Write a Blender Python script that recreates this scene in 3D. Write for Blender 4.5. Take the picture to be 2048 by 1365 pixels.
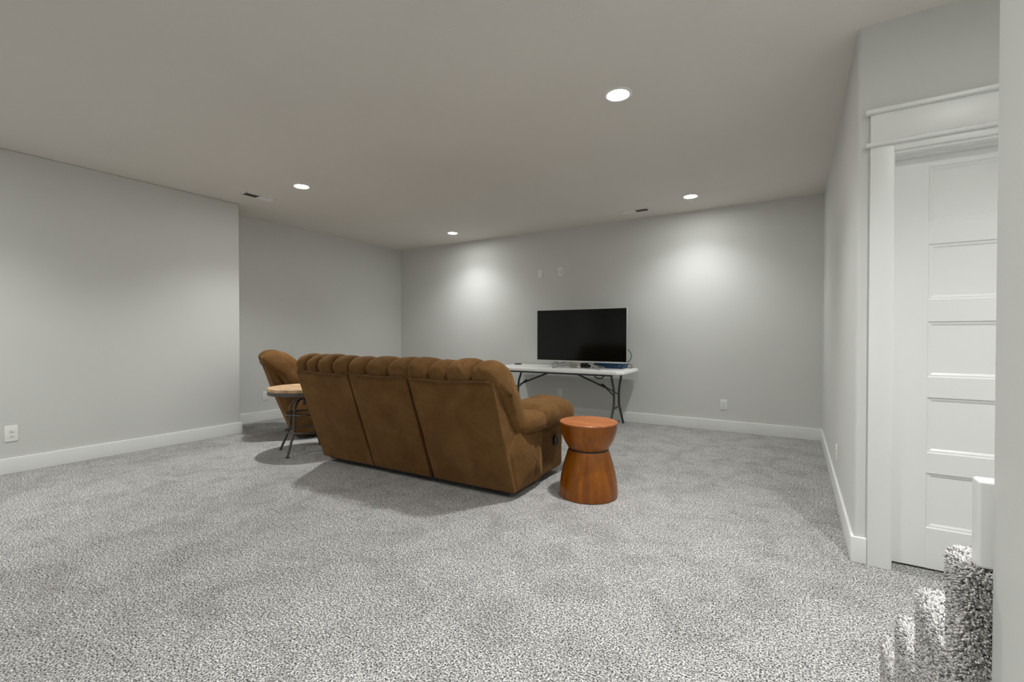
import bpy, bmesh, math, random
from mathutils import Vector, Matrix, noise
random.seed(7)
S = bpy.context.scene
for o in list(bpy.data.objects):
    bpy.data.objects.remove(o)
COL = S.collection

# ------------------------------------------------------------------ camera, world, exposure
CAMH = 1.16
cam = bpy.data.cameras.new('camera'); cam.sensor_width = 36; cam.lens = 912 / 2048 * 36
cam.clip_start = .02
camo = bpy.data.objects.new('camera', cam); COL.objects.link(camo)
camo.location = (0, 0, CAMH)
camo.rotation_euler = (math.radians(90 - .66), 0, math.radians(31.8))
S.camera = camo
W = bpy.data.worlds.new('world'); S.world = W; W.use_nodes = True
W.node_tree.nodes['Background'].inputs[0].default_value = (.8, .85, .9, 1)
W.node_tree.nodes['Background'].inputs[1].default_value = .05
S.view_settings.view_transform = 'Standard'; S.view_settings.look = 'None'
S.view_settings.gamma = 1; S.view_settings.use_curve_mapping = False
S.view_settings.exposure = -0.46
S.cycles.max_bounces = 14; S.cycles.diffuse_bounces = 10
LIGHT_W = 250.0            # watts of each recessed downlight
LIGHT_CONE = 128.0
LIGHT_BLEND = 1.0

# ------------------------------------------------------------------ materials
def srgb(r, g, b):
    f = lambda c: (c / 255 / 12.92) if c / 255 <= .04045 else ((c / 255 + .055) / 1.055) ** 2.4
    return (f(r), f(g), f(b), 1)

class NT:
    def __init__(s, name):
        s.m = bpy.data.materials.new(name); s.m.use_nodes = True
        s.t = s.m.node_tree; s.b = s.t.nodes['Principled BSDF']
    def n(s, typ, **kw):
        nd = s.t.nodes.new(typ)
        for k, v in kw.items():
            if k.startswith('i_'):
                key = k[2:]
                nd.inputs[int(key) if key.isdigit() else key.replace('_', ' ')].default_value = v
            else:
                setattr(nd, k, v)
        return nd
    def l(s, a, b): s.t.links.new(a, b)
    def ramp(s, fac, stops):
        r = s.n('ShaderNodeValToRGB')
        e = r.color_ramp.elements
        while len(e) < len(stops): e.new(.5)
        for el, (p, c) in zip(e, stops): el.position = p; el.color = c
        s.l(fac, r.inputs[0]); return r.outputs[0]
    def coord(s, scale=(1, 1, 1), rot=(0, 0, 0)):
        c = s.n('ShaderNodeTexCoord'); mp = s.n('ShaderNodeMapping')
        mp.inputs['Scale'].default_value = scale; mp.inputs['Rotation'].default_value = rot
        s.l(c.outputs['Object'], mp.inputs[0]); return mp.outputs[0]
    def noise(s, vec, scale, detail=2, rough=.5, dist=0):
        nz = s.n('ShaderNodeTexNoise'); nz.inputs['Scale'].default_value = scale
        nz.inputs['Detail'].default_value = detail; nz.inputs['Roughness'].default_value = rough
        nz.inputs['Distortion'].default_value = dist
        s.l(vec, nz.inputs['Vector']); return nz.outputs['Fac']
    def mix(s, fac, a, b, mode='MIX'):
        m = s.n('ShaderNodeMix'); m.data_type = 'RGBA'; m.blend_type = mode
        for i, v in ((0, fac), (6, a), (7, b)):
            if hasattr(v, 'links'): s.l(v, m.inputs[i])
            else: m.inputs[i].default_value = v
        return m.outputs[2]
    def bump(s, h, strength=.2, dist=.01):
        b = s.n('ShaderNodeBump'); b.inputs['Strength'].default_value = strength
        b.inputs['Distance'].default_value = dist
        s.l(h, b.inputs['Height']); s.l(b.outputs[0], s.b.inputs['Normal'])
    def base(s, v):
        if hasattr(v, 'links'): s.l(v, s.b.inputs['Base Color'])
        else: s.b.inputs['Base Color'].default_value = v
    def set(s, **kw):
        for k, v in kw.items(): s.b.inputs[k.replace('_', ' ')].default_value = v
        return s.m

def plain(name, col, rough=.5, metal=0, var=.06, scale=30, bump=0, spec=.5):
    N = NT(name); v = N.coord()
    f = N.noise(v, scale, 3)
    d = tuple(c * (1 - var) for c in col[:3]) + (1,); h = tuple(min(1, c * (1 + var)) for c in col[:3]) + (1,)
    N.base(N.ramp(f, [(.3, d), (.7, h)]))
    if bump: N.bump(f, bump, .002)
    return N.set(Roughness=rough, Metallic=metal, Specular_IOR_Level=spec)

def mat_paint(name, col, rough, bscale, bstr, spec=.3):
    N = NT(name); v = N.coord()
    f = N.noise(v, bscale, 3, .6); g = N.noise(v, 1.3, 2)
    d = tuple(c * .985 for c in col[:3]) + (1,); h = tuple(c * 1.015 for c in col[:3]) + (1,)
    N.base(N.ramp(g, [(.3, d), (.7, h)]))
    N.bump(f, bstr, .002)
    return N.set(Roughness=rough, Specular_IOR_Level=spec)

def mat_carpet(name, pile=False):
    N = NT(name)
    v = N.coord()
    if pile:
        a = N.n('ShaderNodeAttribute', attribute_name='tuft')
        N.base(a.outputs['Color']); return N.set(Roughness=.95, Specular_IOR_Level=.1)
    n1 = N.noise(v, 145, 2, .6)
    n2 = N.noise(v, 360, 1, .5)
    big = N.noise(v, 3.6, 5, .62, .8)
    mid = N.noise(v, 14, 3, .6)
    m = N.n('ShaderNodeMath', operation='MULTIPLY_ADD'); N.l(n1, m.inputs[0]); m.inputs[1].default_value = .68
    k = N.n('ShaderNodeMath', operation='MULTIPLY'); N.l(n2, k.inputs[0]); k.inputs[1].default_value = .32
    N.l(k.outputs[0], m.inputs[2])
    speck = N.ramp(m.outputs[0], [(.40, srgb(58, 57, 56)), (.465, srgb(140, 138, 136)), (.52, srgb(202, 201, 198)), (.59, srgb(244, 242, 240))])
    patch = N.ramp(big, [(.37, (.80, .795, .79, 1)), (.5, (.93, .93, .928, 1)), (.60, (1, 1, 1, 1))])
    patch2 = N.ramp(mid, [(.3, (.88, .88, .88, 1)), (.6, (1, 1, 1, 1))])
    coarse = N.ramp(N.noise(v, 58, 3, .7), [(.38, (.70, .70, .70, 1)), (.5, (.93, .93, .93, 1)), (.62, (1.12, 1.12, 1.12, 1))])
    speck = N.mix(1.0, speck, coarse, 'MULTIPLY')
    c = N.mix(1.0, speck, patch, 'MULTIPLY'); c = N.mix(1.0, c, patch2, 'MULTIPLY')
    N.base(c); N.bump(m.outputs[0], .8, .012)
    return N.set(Roughness=.95, Specular_IOR_Level=.1)

def mat_suede(name):
    N = NT(name); v = N.coord()
    a = N.noise(v, 5, 5, .65, .4); b = N.noise(v, 300, 2)
    c = N.ramp(a, [(.3, srgb(92, 64, 33)), (.5, srgb(102, 73, 40)), (.72, srgb(116, 84, 50))])
    w = N.noise(v, 16, 4, .6, .5)
    k = N.n('ShaderNodeMath', operation='MULTIPLY_ADD'); N.l(b, k.inputs[0]); k.inputs[1].default_value = .06; N.l(w, k.inputs[2])
    N.base(c); N.bump(k.outputs[0], .35, .012)
    N.set(Roughness=.9, Specular_IOR_Level=.15, Sheen_Weight=.35, Sheen_Roughness=.4)
    N.b.inputs['Sheen Tint'].default_value = srgb(190, 150, 105)
    return N.m

def mat_wood(name, cols, scale=(1, 1, 1), rough=.35, wave=6, dist=1.2):
    N = NT(name); v = N.coord(scale)
    w = N.noise(v, wave, 6, .6, dist); f = N.noise(v, wave * 9, 3, .6)
    c = N.ramp(w, [(.3, cols[0]), (.5, cols[1]), (.68, cols[2])])
    c2 = N.ramp(f, [(.3, (.82, .8, .78, 1)), (.6, (1, 1, 1, 1))])
    N.base(N.mix(1.0, c, c2, 'MULTIPLY'))
    return N.set(Roughness=rough, Specular_IOR_Level=.45)

M = {}
M['wall'] = mat_paint('wall_paint', srgb(213, 214, 211), .55, 160, .12)
M['ceiling'] = mat_paint('ceiling_paint', srgb(226, 221, 215), .9, 70, .45, .1)
M['trim'] = mat_paint('white_trim_paint', srgb(233, 234, 232), .32, 60, .03, .5)
M['carpet'] = mat_carpet('carpet')
M['pile'] = mat_carpet('carpet_pile', True)
M['suede'] = mat_suede('brown_suede')
M['piping'] = plain('suede_piping', srgb(92, 64, 36), .85, 0, .1, 60)
M['black'] = plain('black_plastic', srgb(24, 24, 25), .45)
M['screen'] = plain('screen_glass', srgb(9, 12, 11), .12, 0, .02, 3, 0, .3)
M['silver'] = plain('silver_bezel', srgb(205, 207, 207), .35, .1, .03)
M['steel'] = plain('grey_steel_tube', srgb(78, 80, 82), .45, .6, .1, 40)
M['iron'] = plain('dark_iron', srgb(92, 90, 88), .4, .6, .2, 40, .1)
M['white_plastic'] = plain('white_plastic', srgb(232, 233, 230), .42, 0, .02, 200, .05)
M['plate'] = plain('outlet_white', srgb(236, 236, 233), .35, 0, .01)
M['slot'] = plain('slot_dark', srgb(40, 40, 40), .6)
M['blue'] = plain('blue_box', srgb(18, 62, 96), .4, 0, .05)
M['cream'] = plain('cream_plastic', srgb(214, 206, 188), .45)
M['greycable'] = plain('grey_cable', srgb(150, 148, 145), .35)
M['duct'] = plain('duct_dark', srgb(60, 60, 58), .7)
M['cherry'] = mat_wood('cherry_wood', (srgb(108, 56, 5), srgb(138, 76, 7), srgb(160, 92, 12)), (16, 16, .7), .3, 1.2, .3)
M['cherry_top'] = mat_wood('cherry_wood_top', (srgb(158, 92, 52), srgb(178, 110, 66), srgb(194, 128, 84)), (2, 9, 2), .28, 1.6)
M['groove'] = plain('dark_groove', srgb(34, 26, 20), .6)
M['rustic'] = mat_wood('rustic_wood', (srgb(150, 118, 84), srgb(182, 150, 114), srgb(202, 174, 140)), (2, 14, 2), .6, 2)
N = NT('lamp_lens'); N.base((1, 1, 1, 1)); N.b.inputs['Emission Color'].default_value = (.99, 1, .97, 1)
N.b.inputs['Emission Strength'].default_value = 190; M['lens'] = N.m

# ------------------------------------------------------------------ mesh helpers
class MB:
    def __init__(s): s.v = []; s.f = []
    def add(s, vs, fs):
        k = len(s.v); s.v += [tuple(p) for p in vs]; s.f += [tuple(i + k for i in f) for f in fs]; return s
    def box(s, x0, x1, y0, y1, z0, z1):
        vs = [(x, y, z) for z in (z0, z1) for y in (y0, y1) for x in (x0, x1)]
        return s.add(vs, [(0, 2, 3, 1), (4, 5, 7, 6), (0, 1, 5, 4), (2, 6, 7, 3), (0, 4, 6, 2), (1, 3, 7, 5)])
    def rbox(s, x0, x1, y0, y1, z0, z1, r, k=3, m=1, fn=None):
        """box with rounded edges; m interior segments per side"""
        lo = (x0, y0, z0); hi = (x1, y1, z1)
        mm = m if isinstance(m, (tuple, list)) else (m, m, m)
        ax = []
        for a in range(3):
            rr = min(r, (hi[a] - lo[a]) / 2 * .999)
            c = [lo[a] + rr * (1 - math.tan(math.pi / 4 * (1 - i / k))) for i in range(k + 1)]
            d = [hi[a] - rr * (1 - math.tan(math.pi / 4 * (1 - i / k))) for i in range(k + 1)][::-1]
            mid = [c[-1] + (d[0] - c[-1]) * i / mm[a] for i in range(1, mm[a])]
            ax.append(c + mid + d)
        idx = {}; vs = []; fs = []
        def P(i, j, l):
            key = (i, j, l)
            if key not in idx:
                p = Vector((ax[0][i], ax[1][j], ax[2][l]))
                q = Vector(tuple(min(max(p[a], lo[a] + min(r, (hi[a] - lo[a]) / 2 * .999)), hi[a] - min(r, (hi[a] - lo[a]) / 2 * .999)) for a in range(3)))
                d = p - q
                if d.length > 1e-9: p = q + d.normalized() * min(r, max(abs(d.x), abs(d.y), abs(d.z)))
                if fn: p = Vector(fn(p))
                idx[key] = len(vs); vs.append(p)
            return idx[key]
        n = [len(a) - 1 for a in ax]
        for a, b, c in ((0, 1, 2), (1, 2, 0), (2, 0, 1)):
            for side in (0, n[c]):
                for i in range(n[a]):
                    for j in range(n[b]):
                        q = []
                        for di, dj in ((0, 0), (1, 0), (1, 1), (0, 1)):
                            t = [0, 0, 0]; t[a] = i + di; t[b] = j + dj; t[c] = side; q.append(P(*t))
                        fs.append(q if side else q[::-1])
        return s.add(vs, fs)
    def tube(s, pts, r, seg=8, closed=False):
        pts = [Vector(p) for p in pts]; n = len(pts)
        rad = r if isinstance(r, (list, tuple)) else [r] * n
        tang = []
        for i in range(n):
            a = pts[(i - 1) % n] if (closed or i) else pts[0]; b = pts[(i + 1) % n] if (closed or i < n - 1) else pts[-1]
            tang.append((b - a).normalized())
        u = tang[0].orthogonal().normalized(); vs = []; fs = []
        for i in range(n):
            u = (u - tang[i] * u.dot(tang[i])).normalized(); w = tang[i].cross(u)
            for j in range(seg):
                t = 2 * math.pi * j / seg
                vs.append(pts[i] + (u * math.cos(t) + w * math.sin(t)) * rad[i])
        for i in range(n if closed else n - 1):
            i2 = (i + 1) % n
            for j in range(seg):
                j2 = (j + 1) % seg
                fs.append((i * seg + j, i * seg + j2, i2 * seg + j2, i2 * seg + j))
        if not closed:
            fs.append(tuple(range(seg))[::-1]); fs.append(tuple((n - 1) * seg + j for j in range(seg)))
        return s.add(vs, fs)
    def lathe(s, prof, cx=0, cy=0, seg=48):
        vs = []; fs = []
        n = len(prof)
        for j in range(seg):
            t = 2 * math.pi * j / seg
            for r, z in prof: vs.append((cx + r * math.cos(t), cy + r * math.sin(t), z))
        for j in range(seg):
            j2 = (j + 1) % seg
            for i in range(n - 1): fs.append((j * n + i, j2 * n + i, j2 * n + i + 1, j * n + i + 1))
        if prof[0][0] > 1e-5: fs.append(tuple(j * n for j in range(seg))[::-1])
        if prof[-1][0] > 1e-5: fs.append(tuple(j * n + n - 1 for j in range(seg)))
        return s.add(vs, fs)
    def loft(s, rings):
        """closed rings of equal length joined and capped with a fan"""
        n = len(rings[0]); vs = [p for r in rings for p in r]; fs = []
        for i in range(len(rings) - 1):
            for j in range(n):
                j2 = (j + 1) % n
                fs.append((i * n + j, i * n + j2, (i + 1) * n + j2, (i + 1) * n + j))
        for i, flip in ((0, True), (len(rings) - 1, False)):
            c = sum((Vector(p) for p in rings[i]), Vector()) / n; k = len(vs); vs.append(tuple(c))
            for j in range(n):
                t = (i * n + j, i * n + (j + 1) % n, k); fs.append(t[::-1] if flip else t)
        return s.add(vs, fs)
    def obj(s, name, mat, parent=None, smooth=False, angle=None):
        me = bpy.data.meshes.new(name); me.from_pydata(s.v, [], s.f); me.validate(); me.update()
        bm = bmesh.new(); bm.from_mesh(me); bmesh.ops.recalc_face_normals(bm, faces=bm.faces); bm.to_mesh(me); bm.free()
        if smooth or angle:
            for p in me.polygons: p.use_smooth = True
        if angle: me.set_sharp_from_angle(angle=math.radians(angle))
        me.materials.append(M[mat] if isinstance(mat, str) else mat)
        o = bpy.data.objects.new(name, me); COL.objects.link(o)
        if parent: o.parent = parent
        return o

def catmull(pts, n, closed=False):
    pts = [Vector(p) for p in pts]; m = len(pts); out = []
    segs = m if closed else m - 1
    for i in range(segs):
        if closed: a, b, c, d = (pts[(i + k) % m] for k in (-1, 0, 1, 2))
        else: a, b, c, d = pts[max(i - 1, 0)], pts[i], pts[i + 1], pts[min(i + 2, m - 1)]
        for j in range(n):
            t = j / n
            out.append(.5 * ((2 * b) + (c - a) * t + (2 * a - 5 * b + 4 * c - d) * t * t + (3 * b - a - 3 * c + d) * t ** 3))
    if not closed: out.append(pts[-1])
    return out

def thing(name, label, cat, loc=(0, 0, 0), rz=0, group=None):
    o = bpy.data.objects.new(name, None); COL.objects.link(o); o.empty_display_size = .1
    o.location = loc; o.rotation_euler = (0, 0, rz); o['label'] = label; o['category'] = cat
    if group: o['group'] = group
    return o
def tag(o, label, cat, group=None):
    o['label'] = label; o['category'] = cat
    if group: o['group'] = group
    return o
def struct(o, label=None, cat=None):
    o['kind'] = 'structure'
    if label: o['label'] = label
    if cat: o['category'] = cat
    return o
def dup(root, loc, rz, label, group=None):
    r = root.copy(); COL.objects.link(r); r.location = loc; r.rotation_euler = (0, 0, rz); r['label'] = label
    if group: r['group'] = group
    for ch in list(root.children):
        c = ch.copy(); COL.objects.link(c); c.parent = r
        for g in ch.children:
            d = g.copy(); COL.objects.link(d); d.parent = c
    return r

# ------------------------------------------------------------------ room shell
CE = 2.72
XL, XLF, XR, YB, YD, YR = -5.60, -6.15, .265, 6.05, 2.91, -3.6
XS0, XS1, YSE, XW = .278, .393, 1.055, 1.31     # stair wall faces, its end, far stairwell wall
struct(MB().box(XLF - .2, XW + .2, YR - .2, YB + .2, -.12, 0).obj('floor', 'carpet'), 'grey speckled cut pile carpet covering the basement floor', 'carpet')
struct(MB().box(XLF - .2, XW + .2, YR - .2, YB + .2, CE, CE + .12).obj('ceiling', 'ceiling'), 'off white textured ceiling with recessed lights', 'ceiling')
struct(MB().box(XLF - .15, XR + .15, YB, YB + .15, 0, CE).obj('wall_back', 'wall'), 'grey painted wall behind the television', 'wall')
b = MB().rbox(XL - .6, XL, YR - .1, 2.90, 0, CE, .012, 3)
struct(b.obj('wall_left', 'wall', smooth=False, angle=40), 'grey painted wall on the left nearest the camera', 'wall')
struct(MB().box(XLF - .15, XLF, 2.85, YB + .1, 0, CE).obj('wall_left_alcove', 'wall'), 'grey painted wall set back behind the recliner', 'wall')
DX0, DX1, DZ = .415, 1.20, 2.055
# right wall and door wall share one bullnose corner
def bull(x0, x1, y0, y1, r=.02, seg=6):
    pts = []
    pts += [(x0, y1)]
    for i in range(seg + 1):
        t = math.pi + math.pi / 2 * i / seg
        pts.append((x0 + r + r * math.cos(t), y0 + r + r * math.sin(t)))
    pts += [(x1, y0), (x1, y1)]
    return pts
def extr(pts, z0, z1):
    n = len(pts); vs = [(x, y, z0) for x, y in pts] + [(x, y, z1) for x, y in pts]
    fs = [(i, (i + 1) % n, n + (i + 1) % n, n + i) for i in range(n)] + [tuple(range(n))[::-1], tuple(range(n, 2 * n))]
    return MB().add(vs, fs)
struct(extr(bull(XR, DX0 - .018, YD, YB + .1), 0, CE).obj('wall_right', 'wall', angle=30), 'grey painted wall on the right with a rounded corner', 'wall')
b = MB().box(DX0 - .018, XW, YD, YD + .12, DZ + .018, CE).box(DX1 + .018, XW, YD, YD + .12, 0, DZ + .018)
struct(b.obj('wall_door', 'wall'), 'grey painted wall above the white panel door', 'wall')
b = MB().rbox(XS0, XS1, YR - .1, YSE, 0, CE, .012, 3)
struct(b.obj('wall_stair', 'wall', angle=40), 'grey painted wall end beside the carpeted stairs', 'wall')
struct(MB().box(XW, XW + .15, YR - .1, YB, 0, CE).obj('wall_stairwell', 'wall'))
struct(MB().box(XL - .1, XW + .1, YR - .15, YR, 0, CE).obj('wall_rear', 'wall'))

# baseboards: board with an eased top edge
BH, BT = .132, .015
def board(axis, face, a, b_, sgn, z0=0, h=BH, t=BT):
    f2 = face + sgn * t; lo, hi = min(face, f2), max(face, f2)
    m = MB()
    if axis == 'x': m.rbox(a, b_, lo, hi, z0, z0 + h, .0035, 2)
    else: m.rbox(lo, hi, a, b_, z0, z0 + h, .0035, 2)
    return m
struct(board('x', YB, XLF, XR, -1).obj('baseboard_back', 'trim', angle=50), 'white baseboard along the wall behind the television', 'baseboard')
struct(board('y', XL, YR, 2.90 + BT, 1).obj('baseboard_left', 'trim', angle=50), 'white baseboard along the near left wall', 'baseboard')
struct(board('y', XLF, 2.9, YB - BT, 1).obj('baseboard_left_alcove', 'trim', angle=50), 'white baseboard behind the recliner', 'baseboard')
b = board('y', XR, YD, YB - BT, -1); mb2 = board('x', YD, XR - BT, .316, -1); b.add(mb2.v, mb2.f)
struct(b.obj('baseboard_right', 'trim', angle=50), 'white baseboard wrapping the rounded corner by the door', 'baseboard')
struct(board('y', XS0, YR, YSE - .75, -1).obj('baseboard_stair', 'trim', angle=50), 'white baseboard on the stair wall', 'baseboard')

struct(board('y', XW, 1.90, YD - .025, -1).obj('baseboard_stairwell', 'trim', angle=50), 'white baseboard on the stairwell wall beside the door', 'baseboard')
# door casing
CX0, CX1, CT = .317, .409, .02
tr = thing('trim_1', 'white craftsman door casing with a flat header and cap', 'door casing'); tr['kind'] = 'structure'
MB().rbox(CX0, CX1, YD - CT, YD, 0, 2.100, .002, 2).obj('casing_leg', 'trim', tr, angle=40)
MB().rbox(DX1 + .006, DX1 + .098, YD - CT, YD, 0, 2.100, .002, 2).obj('casing_leg', 'trim', tr, angle=40)
MB().rbox(CX0, DX1 + .098, YD - CT, YD, 2.118, 2.262, .002, 2).obj('header_board', 'trim', tr, angle=40)
MB().rbox(CX0 - .022, DX1 + .108, YD - CT - .02, YD, 2.100, 2.118, .006, 3).obj('header_fillet', 'trim', tr, angle=40)
MB().rbox(CX0 - .022, DX1 + .108, YD - CT - .022, YD, 2.262, 2.282, .004, 3).obj('header_cap', 'trim', tr, angle=40)
MB().rbox(CX1, DX1 + .006, YD - CT, YD, 2.068, 2.100, .002, 2).obj('head_strip', 'trim', tr, angle=40)
# jambs and stops
MB().box(DX0 - .018, DX0, YD - .005, YD + .125, 0, DZ).obj('jamb', 'trim', tr)
MB().box(DX1, DX1 + .018, YD - .005, YD + .125, 0, DZ).obj('jamb', 'trim', tr)
MB().box(DX0 - .018, DX1 + .018, YD - .005, YD + .125, DZ, DZ + .018).obj('head_jamb', 'trim', tr)
MB().box(DX0, DX1, YD + .055, YD + .075, DZ - .012, DZ).obj('door_stop', 'trim', tr)

# five panel door
YF = YD + .078
dr = thing('door_1', 'white five panel interior door at the foot of the stairs', 'door'); dr['kind'] = 'structure'
PX0, PX1 = .556, 1.06
pz = [(1.714, 1.990), (1.337, 1.611), (.956, 1.231), (.581, .857), (.209, .483)]
MB().rbox(DX0 + .003, PX0, YF, YF + .035, .010, DZ - .006, .001, 1).obj('stile', 'trim', dr)
MB().rbox(PX1, DX1 - .003, YF, YF + .035, .010, DZ - .006, .001, 1).obj('stile', 'trim', dr)
edges = [DZ - .006] + [z for a, c in pz for z in (c, a)] + [.010]
for i in range(0, len(edges), 2):
    MB().box(PX0, PX1, YF, YF + .035, edges[i + 1], edges[i]).obj('rail', 'trim', dr)
def panel_mesh(z0, z1):
    m = MB(); x0, x1 = PX0, PX1
    ins = [(0, 0), (.006, .007), (.012, .007), (.022, .013), (.024, .013)]
    vs = []; fs = []
    for d, y in ins:
        vs += [(x0 + d, YF + y, z0 + d), (x1 - d, YF + y, z0 + d), (x1 - d, YF + y, z1 - d), (x0 + d, YF + y, z1 - d)]
    for i in range(len(ins) - 1):
        for j in range(4):
            k = (j + 1) % 4; fs.append((i * 4 + j, i * 4 + k, i * 4 + 4 + k, i * 4 + 4 + j))
    fs.append(tuple(len(vs) - 4 + j for j in range(4)))
    m.add(vs, fs)
    return m
for z0, z1 in pz:
    panel_mesh(z0, z1).obj('panel', 'trim', dr)
last = MB().lathe([(.001, .0), (.026, .002), (.028, .006), (.012, .01), (.012, .035), (.026, .042), (.028, .055), (.018, .066), (.001, .068)], 0, 0, 24).obj('door_knob', 'silver', dr, smooth=True)
k = last; k.rotation_euler = (math.radians(90), 0, 0); k.location = (DX1 - .065, YF, .93)

# ------------------------------------------------------------------ stairs with carpet wrapped sides
RISE, RUN, SX = .1925, .24, .243
st = thing('staircase', 'grey carpeted stairs rising past the wall end at bottom right', 'stairs', (0, 0, 0))
def yfront(k): return 2.10 - RUN * k
def tufts(mesh_mb, keep, density, seed, hgt=(.006, .010), rad=(.0016, .0027)):
    rng = random.Random(seed); vs = []; fs = []; cols = []
    V = mesh_mb.v
    for f in mesh_mb.f:
        tri = [(f[0], f[i], f[i + 1]) for i in range(1, len(f) - 1)]
        for a, b_, c in tri:
            A, B, C_ = Vector(V[a]), Vector(V[b_]), Vector(V[c])
            if not keep((A + B + C_) / 3): continue
            nrm = (B - A).cross(C_ - A); ar = nrm.length / 2
            if ar < 1e-10: continue
            nrm.normalize()
            n = ar * density; n = int(n) + (rng.random() < n - int(n))
            for _ in range(n):
                u, v = rng.random(), rng.random()
                if u + v > 1: u, v = 1 - u, 1 - v
                p = A + (B - A) * u + (C_ - A) * v - nrm * .002
                d = (nrm + Vector((rng.gauss(0, .45), rng.gauss(0, .45), rng.gauss(0, .45) - .15))).normalized()
                h = rng.uniform(*hgt); r = rng.uniform(*rad)
                e1 = d.orthogonal().normalized(); e2 = d.cross(e1); k0 = len(vs); t0 = rng.random() * 6.28
                for q in range(3):
                    t = t0 + q * 2.094
                    vs.append(tuple(p + (e1 * math.cos(t) + e2 * math.sin(t)) * r))
                for q in range(3):
                    t = t0 + q * 2.094 + .4
                    vs.append(tuple(p + d * h + (e1 * math.cos(t) + e2 * math.sin(t)) * r * .75))
                g = rng.choice((.2, .4, .56, .66, .74, .8)) * rng.uniform(.85, 1.15)
                cols += [(g, g * .975, g * .94, 1)] * 6
                for q in range(3):
                    q2 = (q + 1) % 3; fs.append((k0 + q, k0 + q2, k0 + 3 + q2, k0 + 3 + q))
                fs.append((k0 + 3, k0 + 4, k0 + 5))
    me = bpy.data.meshes.new('carpet_pile'); me.from_pydata(vs, [], fs)
    at = me.color_attributes.new('tuft', 'FLOAT_COLOR', 'POINT')
    at.data.foreach_set('color', [c for q in cols for c in q])
    for p in me.polygons: p.use_smooth = True
    me.materials.append(M['pile'])
    o = bpy.data.objects.new('carpet_pile', me); COL.objects.link(o); o['kind'] = 'stuff'
    return o
for k in range(1, 8):
    m = MB(); z = RISE * k
    def nose(p, z=z, k=k):
        p = Vector(p)
        if p.z > z - .05 and p.y > yfront(k) - .06: p.y += .018 * (1 - (z - p.z) / .05)
        return p
    if k < 4:
        m.rbox(SX, XW - .002, yfront(k + 1), yfront(k), -.01, z, .02, 4, (3, 1, 8), nose)
    elif k == 4:
        m.rbox(SX, XW - .002, YSE - .004, yfront(4), -.01, z, .02, 4, (3, 1, 8), nose)
        m.rbox(XS1 + .004, XW - .002, yfront(5), YSE + .02, -.01, z, .01, 2)
    else:
        m.rbox(XS1 + .004, XW - .002, yfront(k + 1), yfront(k), -.01, z, .02, 3, (2, 1, 6), nose)
    s_ = m.obj('step', 'carpet', st, angle=60)
    if k <= 4:
        # recompute with consistent normals from the linked mesh
        q = MB(); q.v = [tuple(v.co) for v in s_.data.vertices]; q.f = [tuple(p.vertices) for p in s_.data.polygons]
        t_ = tufts(q, lambda c, k=k: c.x < .50 and c.z > .0 and c.y > yfront(k + 1) + (.012 if c.z < RISE * (k) - .01 and k != 4 else -.1) and (c.y > YSE - .01 or c.x > XS1), 105000, k)
        t_.parent = s_
# skirt end of the stair wall
b = MB().rbox(XS0 - .016, XS1 + .016, YSE - .002, YSE + .034, RISE * 4 + .002, .918, .005, 3)
struct(b.obj('trim_2', 'trim', angle=40), 'short white skirting block capping the wall end above the stairs', 'trim')

# ------------------------------------------------------------------ recessed downlights
def downlight(x, y, label, watts=None):
    t = thing('recessed_light', label, 'ceiling light', (x, y, CE), 0, 'recessed ceiling lights')
    MB().lathe([(.068, -.004), (.072, -.007), (.088, -.006), (.092, -.001), (.092, 0), (.066, 0)], 0, 0, 40).obj('trim_ring', 'plate', t, smooth=True)
    MB().lathe([(.0001, -.0045), (.05, -.0045), (.068, -.004), (.068, -.001), (.0001, -.001)], 0, 0, 40).obj('lens', 'lens', t, smooth=True)
    L = bpy.data.lights.new('downlight_beam', 'SPOT'); L.energy = watts or LIGHT_W
    L.spot_size = math.radians(LIGHT_CONE); L.spot_blend = LIGHT_BLEND; L.shadow_soft_size = .045; L.color = (.985, 1, .99)
    lo = bpy.data.objects.new('downlight_beam', L); COL.objects.link(lo); lo.parent = t; lo.location = (0, 0, -.012)
    return t
downlight(-.98, 2.88, 'largest glowing recessed ceiling light, above the right end of the sofa')
downlight(-4.38, 2.90, 'round recessed ceiling light beside the left ceiling vent')
downlight(-1.00, 5.40, 'recessed ceiling light near the back wall beside the right ceiling vent', LIGHT_W * .5)
downlight(-4.42, 5.42, 'smallest recessed ceiling light near the far left corner', LIGHT_W * .5)
for x, y, l in ((-.98, .40, 'recessed ceiling light directly above the camera'), (-4.38, .40, 'recessed ceiling light above the near left wall'),
                (-.98, -2.1, 'recessed ceiling light behind the camera on the right'), (-4.38, -2.1, 'recessed ceiling light behind the camera on the left')):
    downlight(x, y, l)
downlight(.83, 1.58, 'recessed ceiling light over the foot of the stairs', LIGHT_W * 1.2)

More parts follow.
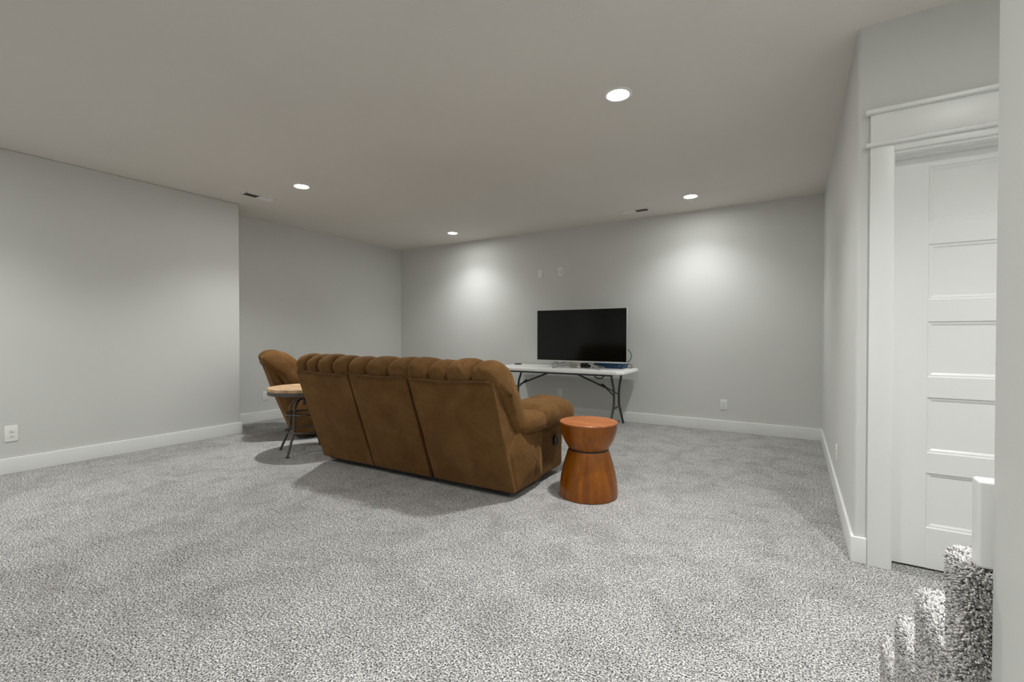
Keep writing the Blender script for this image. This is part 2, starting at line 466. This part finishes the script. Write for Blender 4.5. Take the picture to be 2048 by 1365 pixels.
# ------------------------------------------------------------------ ceiling vents
def vent(x, y, rz, label, flip):
    t = thing('ceiling_vent', label, 'vent', (x, y, CE), rz, 'ceiling vents')
    L, Wd = .17, .065
    fr = MB()
    fr.rbox(-L, L, -Wd, -Wd + .014, -.006, 0, .002, 2).rbox(-L, L, Wd - .014, Wd, -.006, 0, .002, 2)
    fr.rbox(-L, -L + .018, -Wd, Wd, -.006, 0, .002, 2).rbox(L - .018, L, -Wd, Wd, -.006, 0, .002, 2).rbox(-.006, .006, -Wd, Wd, -.006, 0, .002, 2)
    fr.obj('frame', 'plate', t)
    MB().box(-L + .01, L - .01, -Wd + .01, Wd - .01, -.0012, -.0004).obj('duct_opening', 'duct', t)
    for side in (-1, 1):
        tilt = side * flip
        for i in range(6):
            yy = -Wd + .022 + i * .0172
            m = MB()
            x0, x1 = (.006, L - .018) if side > 0 else (-L + .018, -.006)
            dy = .0075 * tilt
            m.add([(x0, yy - dy, -.0015), (x1, yy - dy, -.0015), (x1, yy + dy, -.0075), (x0, yy + dy, -.0075),
                   (x0, yy - dy + .0015, -.0015), (x1, yy - dy + .0015, -.0015), (x1, yy + dy + .0015, -.0075), (x0, yy + dy + .0015, -.0075)],
                  [(0, 1, 2, 3), (4, 7, 6, 5), (0, 4, 5, 1), (3, 2, 6, 7), (0, 3, 7, 4), (1, 5, 6, 2)])
            m.obj('louver', 'plate', t)
    return t
vent(-5.125, 2.86, math.radians(90), 'white ceiling vent near the left wall', 1)
vent(-1.70, 5.67, 0, 'white ceiling vent near the back wall', -1)

# ------------------------------------------------------------------ outlets and wall plates (face normal = local -y)
def outlet(loc, rz, label, cat='outlet', kind='duplex', w=.074, h=.12, group='white wall plates'):
    t = thing('wall_outlet' if kind == 'duplex' else 'wall_plate', label, cat, loc, rz, group)
    MB().rbox(-w / 2, w / 2, -.0065, .0, -h / 2, h / 2, .003, 2).obj('plate', 'plate', t, angle=40)
    if kind == 'duplex':
        for s in (-1, 1):
            c = s * .0195
            r = MB().rbox(-.0165, .0165, -.0095, -.005, c - .014, c + .014, .003, 3).obj('receptacle', 'plate', t, angle=40)
            for sx, hh in ((-.0065, .0085), (.0065, .007)):
                MB().box(sx - .0012, sx + .0012, -.0100, -.0090, c + .001, c + .001 + hh).obj('slot', 'slot', r)
            last = MB().lathe([(.0001, 0), (.0028, 0), (.0028, .001), (.0001, .001)], 0, 0, 12).obj('slot', 'slot', r)
            g = last; g.rotation_euler = (math.radians(90), 0, 0); g.location = (0, -.0092, c - .0065)
        last = MB().lathe([(.0001, 0), (.003, 0), (.003, .001), (.0001, .001)], 0, 0, 12).obj('screw', 'silver', t)
        last.rotation_euler = (math.radians(90), 0, 0); last.location = (0, -.0065, 0)
    elif kind == 'coax':
        for c in (.012, -.018):
            last = MB().lathe([(.0001, .010), (.0045, .010), (.0055, .004), (.0055, 0), (.0001, 0)], 0, 0, 14).obj('socket', 'slot', t)
            last.rotation_euler = (math.radians(90), 0, 0); last.location = (.003, -.0062, c)
    else:
        MB().rbox(-.0165, .0165, -.0088, -.005, -.033, .033, .002, 2).obj('insert', 'plate', t, angle=40)
        for c in (.048, -.048):
            last = MB().lathe([(.0001, 0), (.003, 0), (.003, .001), (.0001, .001)], 0, 0, 12).obj('screw', 'silver', t)
            last.rotation_euler = (math.radians(90), 0, 0); last.location = (0, -.0065, c)
    return t
outlet((XL, 1.033, .337), math.radians(90), 'white duplex outlet low on the near left wall', w=.08, h=.132)
outlet((XLF, 3.516, .34), math.radians(90), 'white duplex outlet on the set back wall beside the recliner')
outlet((-3.25, YB, 2.09), 0, 'left blank white wall plate high above the television', 'wall plate', 'blank')
outlet((-2.92, YB, 2.10), 0, 'right white wall plate with two small sockets above the television', 'wall plate', 'coax')
outlet((-2.92, YB, .325), 0, 'white duplex outlet in the shadow under the folding table')
outlet((-.728, YB, .324), 0, 'white duplex outlet on the back wall right of the folding table')
outlet((XR, 4.02, .315), math.radians(-90), 'white duplex outlet on the right wall seen edge on')

# ------------------------------------------------------------------ upholstery
def nz(x, y, z, s=1): return noise.noise(Vector((x * s, y * s, z * s)))
def resample(prof, n):
    pts = [Vector((p[0], p[1], 0)) for p in prof]; m = len(pts)
    L = [0]
    for i in range(m): L.append(L[-1] + (pts[(i + 1) % m] - pts[i]).length)
    out = []
    for j in range(n):
        d = L[-1] * j / n; i = max(k for k in range(m) if L[k] <= d)
        t = (d - L[i]) / max(1e-9, L[i + 1] - L[i]); out.append(pts[i].lerp(pts[(i + 1) % m], t))
    return out
def endpos(n):      # sample positions clustered at both ends
    return [.5 - .5 * math.cos(math.pi * i / n) for i in range(n + 1)]
def smooth_poly(pts, rad, seg=4):
    """round the corners of a closed polygon"""
    out = []; n = len(pts)
    for i in range(n):
        a, b_, c = (Vector((*pts[(i + k) % n], 0)) for k in (-1, 0, 1))
        d1, d2 = (a - b_), (c - b_); r = min(rad, d1.length * .45, d2.length * .45)
        p0, p1 = b_ + d1.normalized() * r, b_ + d2.normalized() * r
        for k in range(seg + 1):
            t = k / seg; out.append(tuple(((1 - t) ** 2 * p0 + 2 * t * (1 - t) * b_ + t * t * p1)[:2]))
    return out

CUSH = [(-.282, .850), (-.303, .885), (-.305, .940), (-.245, .988), (-.14, .994), (-.03, .94), (.055, .83), (.13, .68), (.175, .55), (.168, .462), (.085, .44), (-.005, .49), (-.14, .67), (-.24, .80)]
def pad(prof, x0, x1, R0, R1, dome0, dome1, cen, nu=40, warp=None):
    """profile extruded along x with rounded end edges of radius R and domed end caps"""
    cen = Vector((*cen, 0)); rings = []
    def ring(x, inset, sc=1.0, u=.5):
        out = []
        for p in prof:
            d = p - cen; L = d.length
            q = cen + d * max(.05, (1 - inset / max(L, 1e-6))) * sc
            w = (x, q.x, q.y)
            out.append(warp(w, p, u) if warp else w)
        return out
    capn, arc = 6, 6
    for i in range(1, capn + 1):
        t = i / capn; rings.append(ring(x0 - dome0 * (1 - t * t), R0, max(.02, t ** .8), 0))
    for i in range(1, arc + 1):
        a = math.pi / 2 * (1 - i / arc); rings.append(ring(x0 + R0 - R0 * math.sin(a), R0 * (1 - math.cos(a)), 1, 0))
    for i in range(1, nu):
        u = i / nu; rings.append(ring(x0 + R0 + (x1 - R1 - x0 - R0) * u, 0, 1, u))
    for i in range(0, arc + 1):
        a = math.pi / 2 * i / arc; rings.append(ring(x1 - R1 + R1 * math.sin(a), R1 * (1 - math.cos(a)), 1, 1))
    for i in range(1, capn):
        t = 1 - i / capn; rings.append(ring(x1 + dome1 * (1 - t * t), R1, max(.02, t ** .8), 1))
    rings.append(ring(x1 + dome1, R1, .02, 1))
    return MB().loft(rings)

def cushion(x0, x1, lobes, seed, R0, R1, dome0, dome1, nu=110, nv=110):
    prof = resample([tuple(p[:2]) for p in catmull([(*p, 0) for p in CUSH], 8, True)], nv)
    cen = Vector((-.09, .76, 0))
    cuts = [x0 + (x1 - x0) * (k + .06 * math.sin(seed * 3 + k * 2.1)) / lobes for k in range(1, lobes)]
    def warp(w, p, u):
        x, y, z = w
        top = max(0, min(1, (p.y - .56) / .22))
        back = max(0, 1 - abs(p.x + .31) / .10) if p.y > .82 else 0
        lean = .05 * max(0, min(1, (p.x + .31) / .25))
        dmin = min([abs(x - lean + .02 - c) for c in cuts] or [9])
        li = sum(1 for c in cuts if x - lean + .02 > c)
        hw = (x1 - x0) / lobes / 2
        t = min(1, dmin / hw)
        depth = .072 * (1 - math.sqrt(max(0, 1 - (1 - t) ** 2.6))) * top + .028 * math.exp(-(dmin / .012) ** 2) * top
        lob = .016 * nz(li * 3.1 + seed, .3, seed)
        wr = .0065 * back * nz(x * 42 + p.y * 38, p.y * 8, seed * 5.3) + .006 * nz(x * 13, p.x * 9, p.y * 9 + seed * 2)
        wr += .007 * math.exp(-(dmin / .06) ** 2) * top * nz(x * 20 + p.x * 30, p.x * 55, p.y * 45 + seed)
        d = Vector((y, z, 0)) - cen; L = max(d.length, 1e-6)
        q = cen + d * (1 + (lob * top + wr - depth) / max(L, .12))
        return (x, q.x, q.y)
    return pad(prof, x0, x1, R0, R1, dome0, dome1, cen[:2], nu, warp)

def back_panel(x0, x1, seed, lean=0.0, nu=26):
    poly = [(.0, .045), (-.115, .365), (-.288, .852), (-.25, .868), (-.13, .66), (.0, .50), (.03, .40), (.03, .05)]
    prof = resample(smooth_poly(poly, .016), 110)
    def warp(w, p, u):
        x, y, z = w; f = (x - x0) / (x1 - x0); f = min(1, max(0, f))
        backside = 1 if (p.x < -.353 * (p.y - .045) + .012) else 0
        bul = backside * .016 * math.sin(math.pi * f) ** .6 * math.sin(math.pi * min(1, max(0, (z - .04) / .82)))
        ww = backside * .006 * nz(f * 5 + seed * 4, z * 5, seed)
        if p.y > .8: z += .006 * math.sin(f * 5 + seed)
        return (x, y - bul + ww - lean * (z - .04), z)
    return pad(prof, x0, x1, .012, .012, 0, 0, (-.09, .42), nu, warp)

def pillow(x0, x1, y0, y1, z0, z1, e=.55, seed=0, amp=.008, nu=36, nv=28, warp=None):
    m = MB(); vs = []; fs = []
    c = ((x0 + x1) / 2, (y0 + y1) / 2, (z0 + z1) / 2); h = ((x1 - x0) / 2, (y1 - y0) / 2, (z1 - z0) / 2)
    sg = lambda t, k: math.copysign(abs(t) ** k, t)
    for i in range(nv + 1):
        la = -math.pi / 2 + math.pi * i / nv
        for j in range(nu):
            lo = 2 * math.pi * j / nu
            p = Vector((sg(math.cos(la), e) * sg(math.cos(lo), e), sg(math.cos(la), e) * sg(math.sin(lo), e), sg(math.sin(la), e)))
            q = Vector((c[0] + h[0] * p.x, c[1] + h[1] * p.y, c[2] + h[2] * p.z))
            q += p * (amp * nz(q.x * 6 + seed, q.y * 6, q.z * 6) + .4 * amp * nz(q.x * 24, q.y * 24 + seed, q.z * 24))
            if warp: q = Vector(warp(q))
            vs.append(tuple(q))
    for i in range(nv):
        for j in range(nu):
            j2 = (j + 1) % nu; fs.append((i * nu + j, i * nu + j2, (i + 1) * nu + j2, (i + 1) * nu + j))
    return m.add(vs, fs)

def arm_side(x0, x1, poly, seed, R=.05, dome=.034):
    prof = resample(smooth_poly(poly, .05, 5), 90)
    cy = sum(p.x for p in prof) / 90; cz = sum(p.y for p in prof) / 90
    def warp(w, p, u):
        x, y, z = w
        return (x + .005 * nz(y * 7, z * 7, seed) - (.010 * math.exp(-((y - .24) / .012) ** 2) if (seed == 1 and u == 1) else 0), y, z)
    return pad(prof, x0, x1, .02, R, 0, dome, (cy, cz), 8, warp)

def recliner_seat(root, xs, lobes, leans):
    """xs: section boundaries along x; root's local y = 0 is the bottom back edge, the seat faces +y"""
    n = len(xs) - 1; x0, x1 = xs[0], xs[-1]; AW = .25
    for i in range(n):
        g0 = .005 if i else 0; g1 = (.012, .036)[i % 2] if i < n - 1 else 0
        bp = back_panel(xs[i] + g0, xs[i + 1] - g1, i + 1, leans[i]).obj('back_panel', 'suede', root, angle=40)
        oL, oR = i == 0, i == n - 1
        cu = cushion(xs[i] - (.004 if oL else -.003), xs[i + 1] + (.02 if oR else -.004), lobes[i], i + 2.3,
                     .085 if oL else .05, .085 if oR else .05, .022 if oL else .0, .022 if oR else .0)
        cu.v = [(x, y - leans[i] * (z - .04), z) for x, y, z in cu.v]
        co = cu.obj('back_cushion', 'suede', root, smooth=True)
        pts = []
        for k in range(25):
            u = k / 24; xx = xs[i] + g0 + .018 + (xs[i + 1] - g1 - xs[i] - g0 - .030) * u
            pts.append((xx, -.301 - leans[i] * .815 - .006 * math.sin(math.pi * u), .855 + .006 * math.sin(u * 5 + i + 1) + .003 * nz(xx * 9, i, 1)))
        MB().tube(pts, .0055, 6).obj('piping', 'piping', co, smooth=True)
    sx = [x0 + AW] + list(xs[1:-1]) + [x1 - AW]
    for i in range(n):
        pillow(sx[i] + .004, sx[i + 1] - .004, .06, .80, .28, .50, .45, i, .01).obj('seat_cushion', 'suede', root, smooth=True)
        pillow(sx[i] + .004, sx[i + 1] - .004, .74, .88, .07, .46, .4, i + 5, .008).obj('footrest', 'suede', root, smooth=True)
    MB().rbox(x0 + .05, x1 - .05, .02, .78, .03, .30, .01, 2).obj('base', 'black', root)
    for side in (0, 1):
        fl = (lambda v: [(x1 - (x - x0), y, z) for x, y, z in v]) if side == 0 else (lambda v: v)
        rear = arm_side(x1 - AW, x1 + .012, [(.012, .04), (-.098, .355), (-.06, .43), (.02, .505), (.25, .53), (.44, .52), (.44, .04)], 1)
        front = arm_side(x1 - AW, x1 - .012, [(.40, .045), (.40, .52), (.84, .54), (.86, .30), (.84, .045)], 2, .03, .008)
        pr = pillow(x1 - AW - .02, x1 + .085, .05, .46, .43, .612, .72, 3, .014, 44, 40)
        pm = pillow(x1 - AW - .04, x1 + .10, .24, .70, .41, .652, .74, 8, .016, 44, 40)
        pf = pillow(x1 - AW - .03, x1 + .115, .44, .93, .37, .662, .74, 5, .016, 44, 40,
                    lambda q: (q.x, q.y, q.z - .06 * max(0, (q.y - .66) / .27) ** 2 - .016 * math.exp(-((q.y - .72) / .02) ** 2) * (1 if q.z > .5 else 0)))
        for mb, nm in ((rear, 'side_panel'), (front, 'side_panel'), (pr, 'arm_pad'), (pm, 'arm_pad'), (pf, 'arm_pad')):
            mb.v = fl(mb.v); mb.obj(nm, 'suede', root, smooth=True)

SOFA = thing('reclining_sofa', 'brown suede three seat reclining sofa seen from behind', 'sofa', (-3.69, 2.66, 0), math.radians(1.6))
recliner_seat(SOFA, [0, .652, 1.305, 2.03], [4, 3, 4], [0, -.01, .012])
lv = MB().lathe([(.030, 0), (.030, .006), (.036, .010), (.042, .006), (.042, 0)], 0, 0, 28).obj('lever_handle', 'black', SOFA, smooth=True)
lv.rotation_euler = (0, math.radians(90), 0); lv.scale = (1.15, .8, 1); lv.location = (2.03 + .006, .66, .30)
lc = MB().lathe([(.0001, .004), (.026, .004), (.030, 0), (.0001, -.001)], 0, 0, 24).obj('lever_cup', 'steel', lv, smooth=True)

RZ = math.radians(-26)
CH = thing('recliner_chair', 'brown suede recliner armchair behind the round side table', 'armchair', (-4.70, 3.02, 0), RZ)
recliner_seat(CH, [-.76, 0], [3], [0])
CH.scale = (1, 1, .985)

# ------------------------------------------------------------------ round industrial side table
T = thing('side_table', 'round wooden side table on dark curved metal legs between recliner and sofa', 'side table', (-4.183, 2.79, 0))
TR = .335
MB().lathe([(.0001, .618), (TR - .004, .618), (TR, .622), (TR, .645), (TR - .004, .650), (.0001, .650)], 0, 0, 64).obj('table_top', 'rustic', T, angle=40)
bd = MB().lathe([(TR - .03, .586), (TR - .002, .586), (TR - .002, .618), (TR - .03, .618)], 0, 0, 64).obj('metal_band', 'iron', T, angle=40)
for i in range(16):
    t = math.pi * 2 * i / 16
    rv = MB().lathe([(.0001, .004), (.003, .003), (.0045, 0), (.0001, 0)], 0, 0, 10).obj('rivet', 'iron', bd, smooth=True)
    rv.location = ((TR - .003) * math.cos(t), (TR - .003) * math.sin(t), .602); rv.rotation_euler = (0, math.radians(90), t)
MB().lathe([(.0001, .53), (.05, .535), (.075, .555), (.10, .585), (.105, .602), (.0001, .602)], 0, 0, 32).obj('hub', 'cherry', T, smooth=True)
MB().lathe([(.0001, .47), (.02, .47), (.02, .54), (.0001, .54)], 0, 0, 16).obj('screw_post', 'iron', T, smooth=True)
a0 = math.atan2(-.928, .372)
for i in range(4):
    t = a0 + i * math.pi / 2; c, s_ = math.cos(t), math.sin(t)
    pr = [(.03, .535), (.08, .525), (.125, .49), (.15, .44), (.158, .38), (.162, .30), (.168, .225), (.185, .185), (.23, .09), (.272, .004)]
    pts = catmull([(r * c, r * s_, z) for r, z in pr], 5)
    lg = MB().tube(pts, .0115, 10).obj('leg', 'iron', T, smooth=True)
    MB().lathe([(.0001, 0), (.02, 0), (.02, .005), (.012, .009), (.0001, .009)], .272 * c, .272 * s_, 16).obj('foot', 'iron', lg, smooth=True)
for r, z in ((.168, .385), (.178, .215)):
    MB().tube([(r * math.cos(2 * math.pi * i / 48), r * math.sin(2 * math.pi * i / 48), z) for i in range(48)], .008, 8, True).obj('ring', 'iron', T, smooth=True)

# ------------------------------------------------------------------ hourglass wooden stool
H = thing('drum_stool', 'glossy cherry wood hourglass drum stool standing beside the sofa arm', 'stool', (-1.275, 3.115, 0))
low = catmull([(.2085, 0, .004), (.2095, 0, .05), (.204, 0, .10), (.193, 0, .17), (.176, 0, .24), (.158, 0, .30), (.146, 0, .335)], 6)
MB().lathe([(.19, 0)] + [(p.x, p.z) for p in low] + [(.13, .336)], 0, 0, 72).obj('lower_drum', 'cherry', H, angle=35)
MB().lathe([(.10, .333), (.1435, .333), (.1435, .348), (.10, .348)], 0, 0, 64).obj('waist_groove', 'groove', H, angle=35)
up = catmull([(.142, 0, .346), (.160, 0, .372), (.182, 0, .415), (.197, 0, .46), (.2045, 0, .50), (.207, 0, .525)], 6)
MB().lathe([(.12, .345)] + [(p.x, p.z) for p in up] + [(.10, .525)], 0, 0, 72).obj('upper_bowl', 'cherry', H, angle=35)
MB().lathe([(.10, .525), (.2055, .525), (.208, .527), (.208, .536), (.206, .538), (.0001, .538)], 0, 0, 72).obj('top', 'cherry_top', H, angle=35)

# ------------------------------------------------------------------ folding table
TX0, TX1, TY0, TY1, TZ = -3.63, -1.735, 5.25, 6.01, .730
F = thing('folding_table', 'long white plastic folding table with dark steel legs under the television', 'table', ((TX0 + TX1) / 2, (TY0 + TY1) / 2, 0))
hx, hy = (TX1 - TX0) / 2, (TY1 - TY0) / 2
def rrect(hx, hy, r, seg=8):
    p = []
    for sx, sy, a in ((1, 1, 0), (-1, 1, 90), (-1, -1, 180), (1, -1, 270)):
        for i in range(seg + 1):
            t = math.radians(a + 90 * i / seg); p.append((sx * (hx - r) + r * math.cos(t), sy * (hy - r) + r * math.sin(t)))
    return p
rings = []
for ins, z in ((.012, TZ - .042), (.003, TZ - .040), (0, TZ - .034), (.0, TZ - .026), (.006, TZ - .018), (.006, TZ - .012), (.010, TZ - .003), (.018, TZ)):
    rings.append([(x, y, z) for x, y in rrect(hx - ins, hy - ins, .075)])
MB().loft(rings).obj('table_top', 'white_plastic', F, angle=50)
for s in (-1, 1):
    MB().tube([(-hx + .14, s * (hy - .06), TZ - .053), (hx - .14, s * (hy - .06), TZ - .053)], .013, 8).obj('rail', 'steel', F, smooth=True)
for e in (-1, 1):
    lx = e * (hx - .19)
    for s in (-1, 1):
        pts = catmull([(lx, s * .20, .690), (lx, s * .165, .60), (lx, s * .11, .50), (lx, s * .095, .42), (lx, s * .095, .32), (lx, s * .11, .26), (lx, s * .19, .13), (lx, s * .275, .0)], 5)
        MB().tube(pts, .0145, 10).obj('leg', 'steel', F, smooth=True)
        MB().tube([(lx - e * .16, 0, .505), (lx, s * .095, .40)], .008, 8).obj('brace_fork', 'steel', F, smooth=True)
    MB().tube([(lx, -.12, .245), (lx, .12, .245)], .011, 8).obj('crossbar', 'steel', F, smooth=True)
    MB().tube([(lx, -.30, .675), (lx, .30, .675)], .012, 8).obj('hinge_bar', 'steel', F, smooth=True)
    br = MB().tube([(e * .13, 0, .68), (lx - e * .13, 0, .485)], .0125, 8).obj('brace', 'steel', F, smooth=True)
    MB().tube([(lx - e * .20, 0, .528), (lx - e * .15, 0, .497)], .018, 10).obj('lock_collar', 'black', br, smooth=True)
MB().tube([(-.3, .12, .68), (-.3, -.30, .68)], .01, 6).obj('cross_rail', 'steel', F)
MB().tube([(.3, .12, .68), (.3, -.30, .68)], .01, 6).obj('cross_rail', 'steel', F)
MB().tube(catmull([(.60, -hy + .03, .69), (.605, -hy + .025, .66), (.64, -hy + .022, .642), (.69, -hy + .022, .642), (.715, -hy + .025, .662), (.72, -hy + .03, .69)], 4), .008, 8).obj('carry_handle', 'black', F, smooth=True)

# ------------------------------------------------------------------ television
TVX, TVY, TVW, TVZ0, TVZ1 = -2.405, 5.56, 1.275, .812, 1.515
V = thing('television', 'large flat screen television with thin silver bezel on the folding table', 'television', (TVX, TVY, TZ))
z0, z1, hw = TVZ0 - TZ, TVZ1 - TZ, TVW / 2
MB().rbox(-hw + .006, hw - .006, .004, .035, z0 + .006, z1 - .006, .004, 2).obj('back_shell', 'black', V, angle=40)
MB().rbox(-hw + .25, hw - .25, .03, .075, z0 + .05, z0 + .40, .015, 3).obj('rear_housing', 'black', V, angle=40)
MB().rbox(-hw + .007, hw - .007, -.001, .006, z0 + .017, z1 - .007, .001, 1).obj('screen', 'screen', V)
fr = MB()
fr.rbox(-hw, -hw + .011, -.004, .03, z0, z1, .002, 2).rbox(hw - .008, hw, -.003, .012, z0, z1, .002, 2)
fr.rbox(-hw, hw, -.003, .03, z1 - .010, z1, .002, 2).rbox(-hw, hw, -.004, .02, z0, z0 + .018, .003, 2)
fr.obj('bezel', 'silver', V, angle=40)
for e, dx in ((-1, .325), (1, .33)):
    ft = MB()
    ft.tube(catmull([(e * .10, .03, z0 + .012), (e * .15, .0, .062), (e * .24, -.07, .034), (e * dx, -.145, .0145)], 6), .013, 8)
    ft.tube([(e * .16, .0, .058), (e * .24, .07, .03), (e * .30, .12, .0145)], .011, 8)
    ft.obj('foot', 'greycable', V, smooth=True)

def cable(name, pts, r, mat, label, cat='cable', group=None, n=8):
    o = MB().tube(catmull(pts, n), r, 6).obj(name, mat, None, smooth=True); return tag(o, label, cat, group)
cable('power_cable', [(-1.83, 5.62, 1.00), (-1.775, 5.62, .985), (-1.735, 5.62, .93), (-1.74, 5.62, .87), (-1.785, 5.625, .825), (-1.85, 5.66, .79), (-1.88, 5.69, .736)], .0045, 'black', 'thin black cable looping out behind the television right edge')
cable('console_cable', [(-1.885, 5.90, TZ + .05), (-1.835, 5.90, TZ + .055), (-1.81, 5.905, TZ + .03), (-1.82, 5.91, TZ + .0055), (-1.87, 5.96, TZ + .0045)], .004, 'black', 'short black cable curling beside the blue box')
bx = thing('console_box', 'flat dark blue box under the right side of the television', 'box', (-2.085, 5.865, TZ))
MB().rbox(-.195, .195, -.115, .115, 0, .066, .004, 2).obj('body', 'blue', bx, angle=40)
last = MB().lathe([(.0001, .002), (.006, .002), (.007, 0), (.0001, 0)], 0, 0, 14).obj('indicator', 'silver', bx)
last.rotation_euler = (math.radians(90), 0, 0); last.location = (.155, -.115, .036)
pts = []
for i in range(60):
    t = i / 59; a = t * 34
    pts.append((-2.90 + .22 * t + .05 * math.cos(a), 5.785 + .04 * math.sin(a * .9), TZ + .010 + .062 * (.5 + .5 * math.sin(a * 1.3 + 1)) * (1 - .25 * t)))
cable('cable_bundle', pts, .0048, 'greycable', 'tangled grey cable bundle under the left side of the television', n=4)
ab = thing('power_adapter', 'small cream power adapter among the cables under the television', 'adapter', (-2.55, 5.70, TZ))
MB().rbox(-.045, .045, -.03, .03, 0, .062, .008, 3).obj('body', 'cream', ab, angle=40)
MB().tube(catmull([(.03, -.025, .02), (.06, -.05, .012), (.09, -.04, .006), (.12, -.06, .005)], 6), .004, 6).obj('cord', 'plate', ab, smooth=True)
sb = thing('streaming_box', 'small black media box among the cables under the television', 'box', (-2.40, 5.76, TZ))
MB().rbox(-.06, .06, -.045, .045, 0, .06, .008, 3).obj('body', 'black', sb, angle=40)
MB().rbox(-.03, .03, -.047, -.044, .014, .036, .002, 2).obj('front_window', 'screen', sb)
cable('signal_cable', [(-2.34, 5.70, TZ + .005), (-2.31, 5.68, TZ + .02), (-2.25, 5.68, TZ + .055), (-2.20, 5.70, TZ + .04), (-2.24, 5.72, TZ + .012), (-2.30, 5.72, TZ + .005)], .005, 'black', 'looped black cable beside the black media box')
pk = thing('remote_puck', 'small flat black gadget at the left end of the folding table', 'gadget', (-3.52, 5.85, TZ))
MB().lathe([(.0001, 0), (.05, 0), (.054, .004), (.054, .010), (.048, .015), (.0001, .016)], 0, 0, 32).obj('body', 'black', pk, angle=40)
MB().lathe([(.0001, .0155), (.02, .0155), (.02, .0175), (.0001, .018)], 0, 0, 20).obj('button', 'steel', pk)
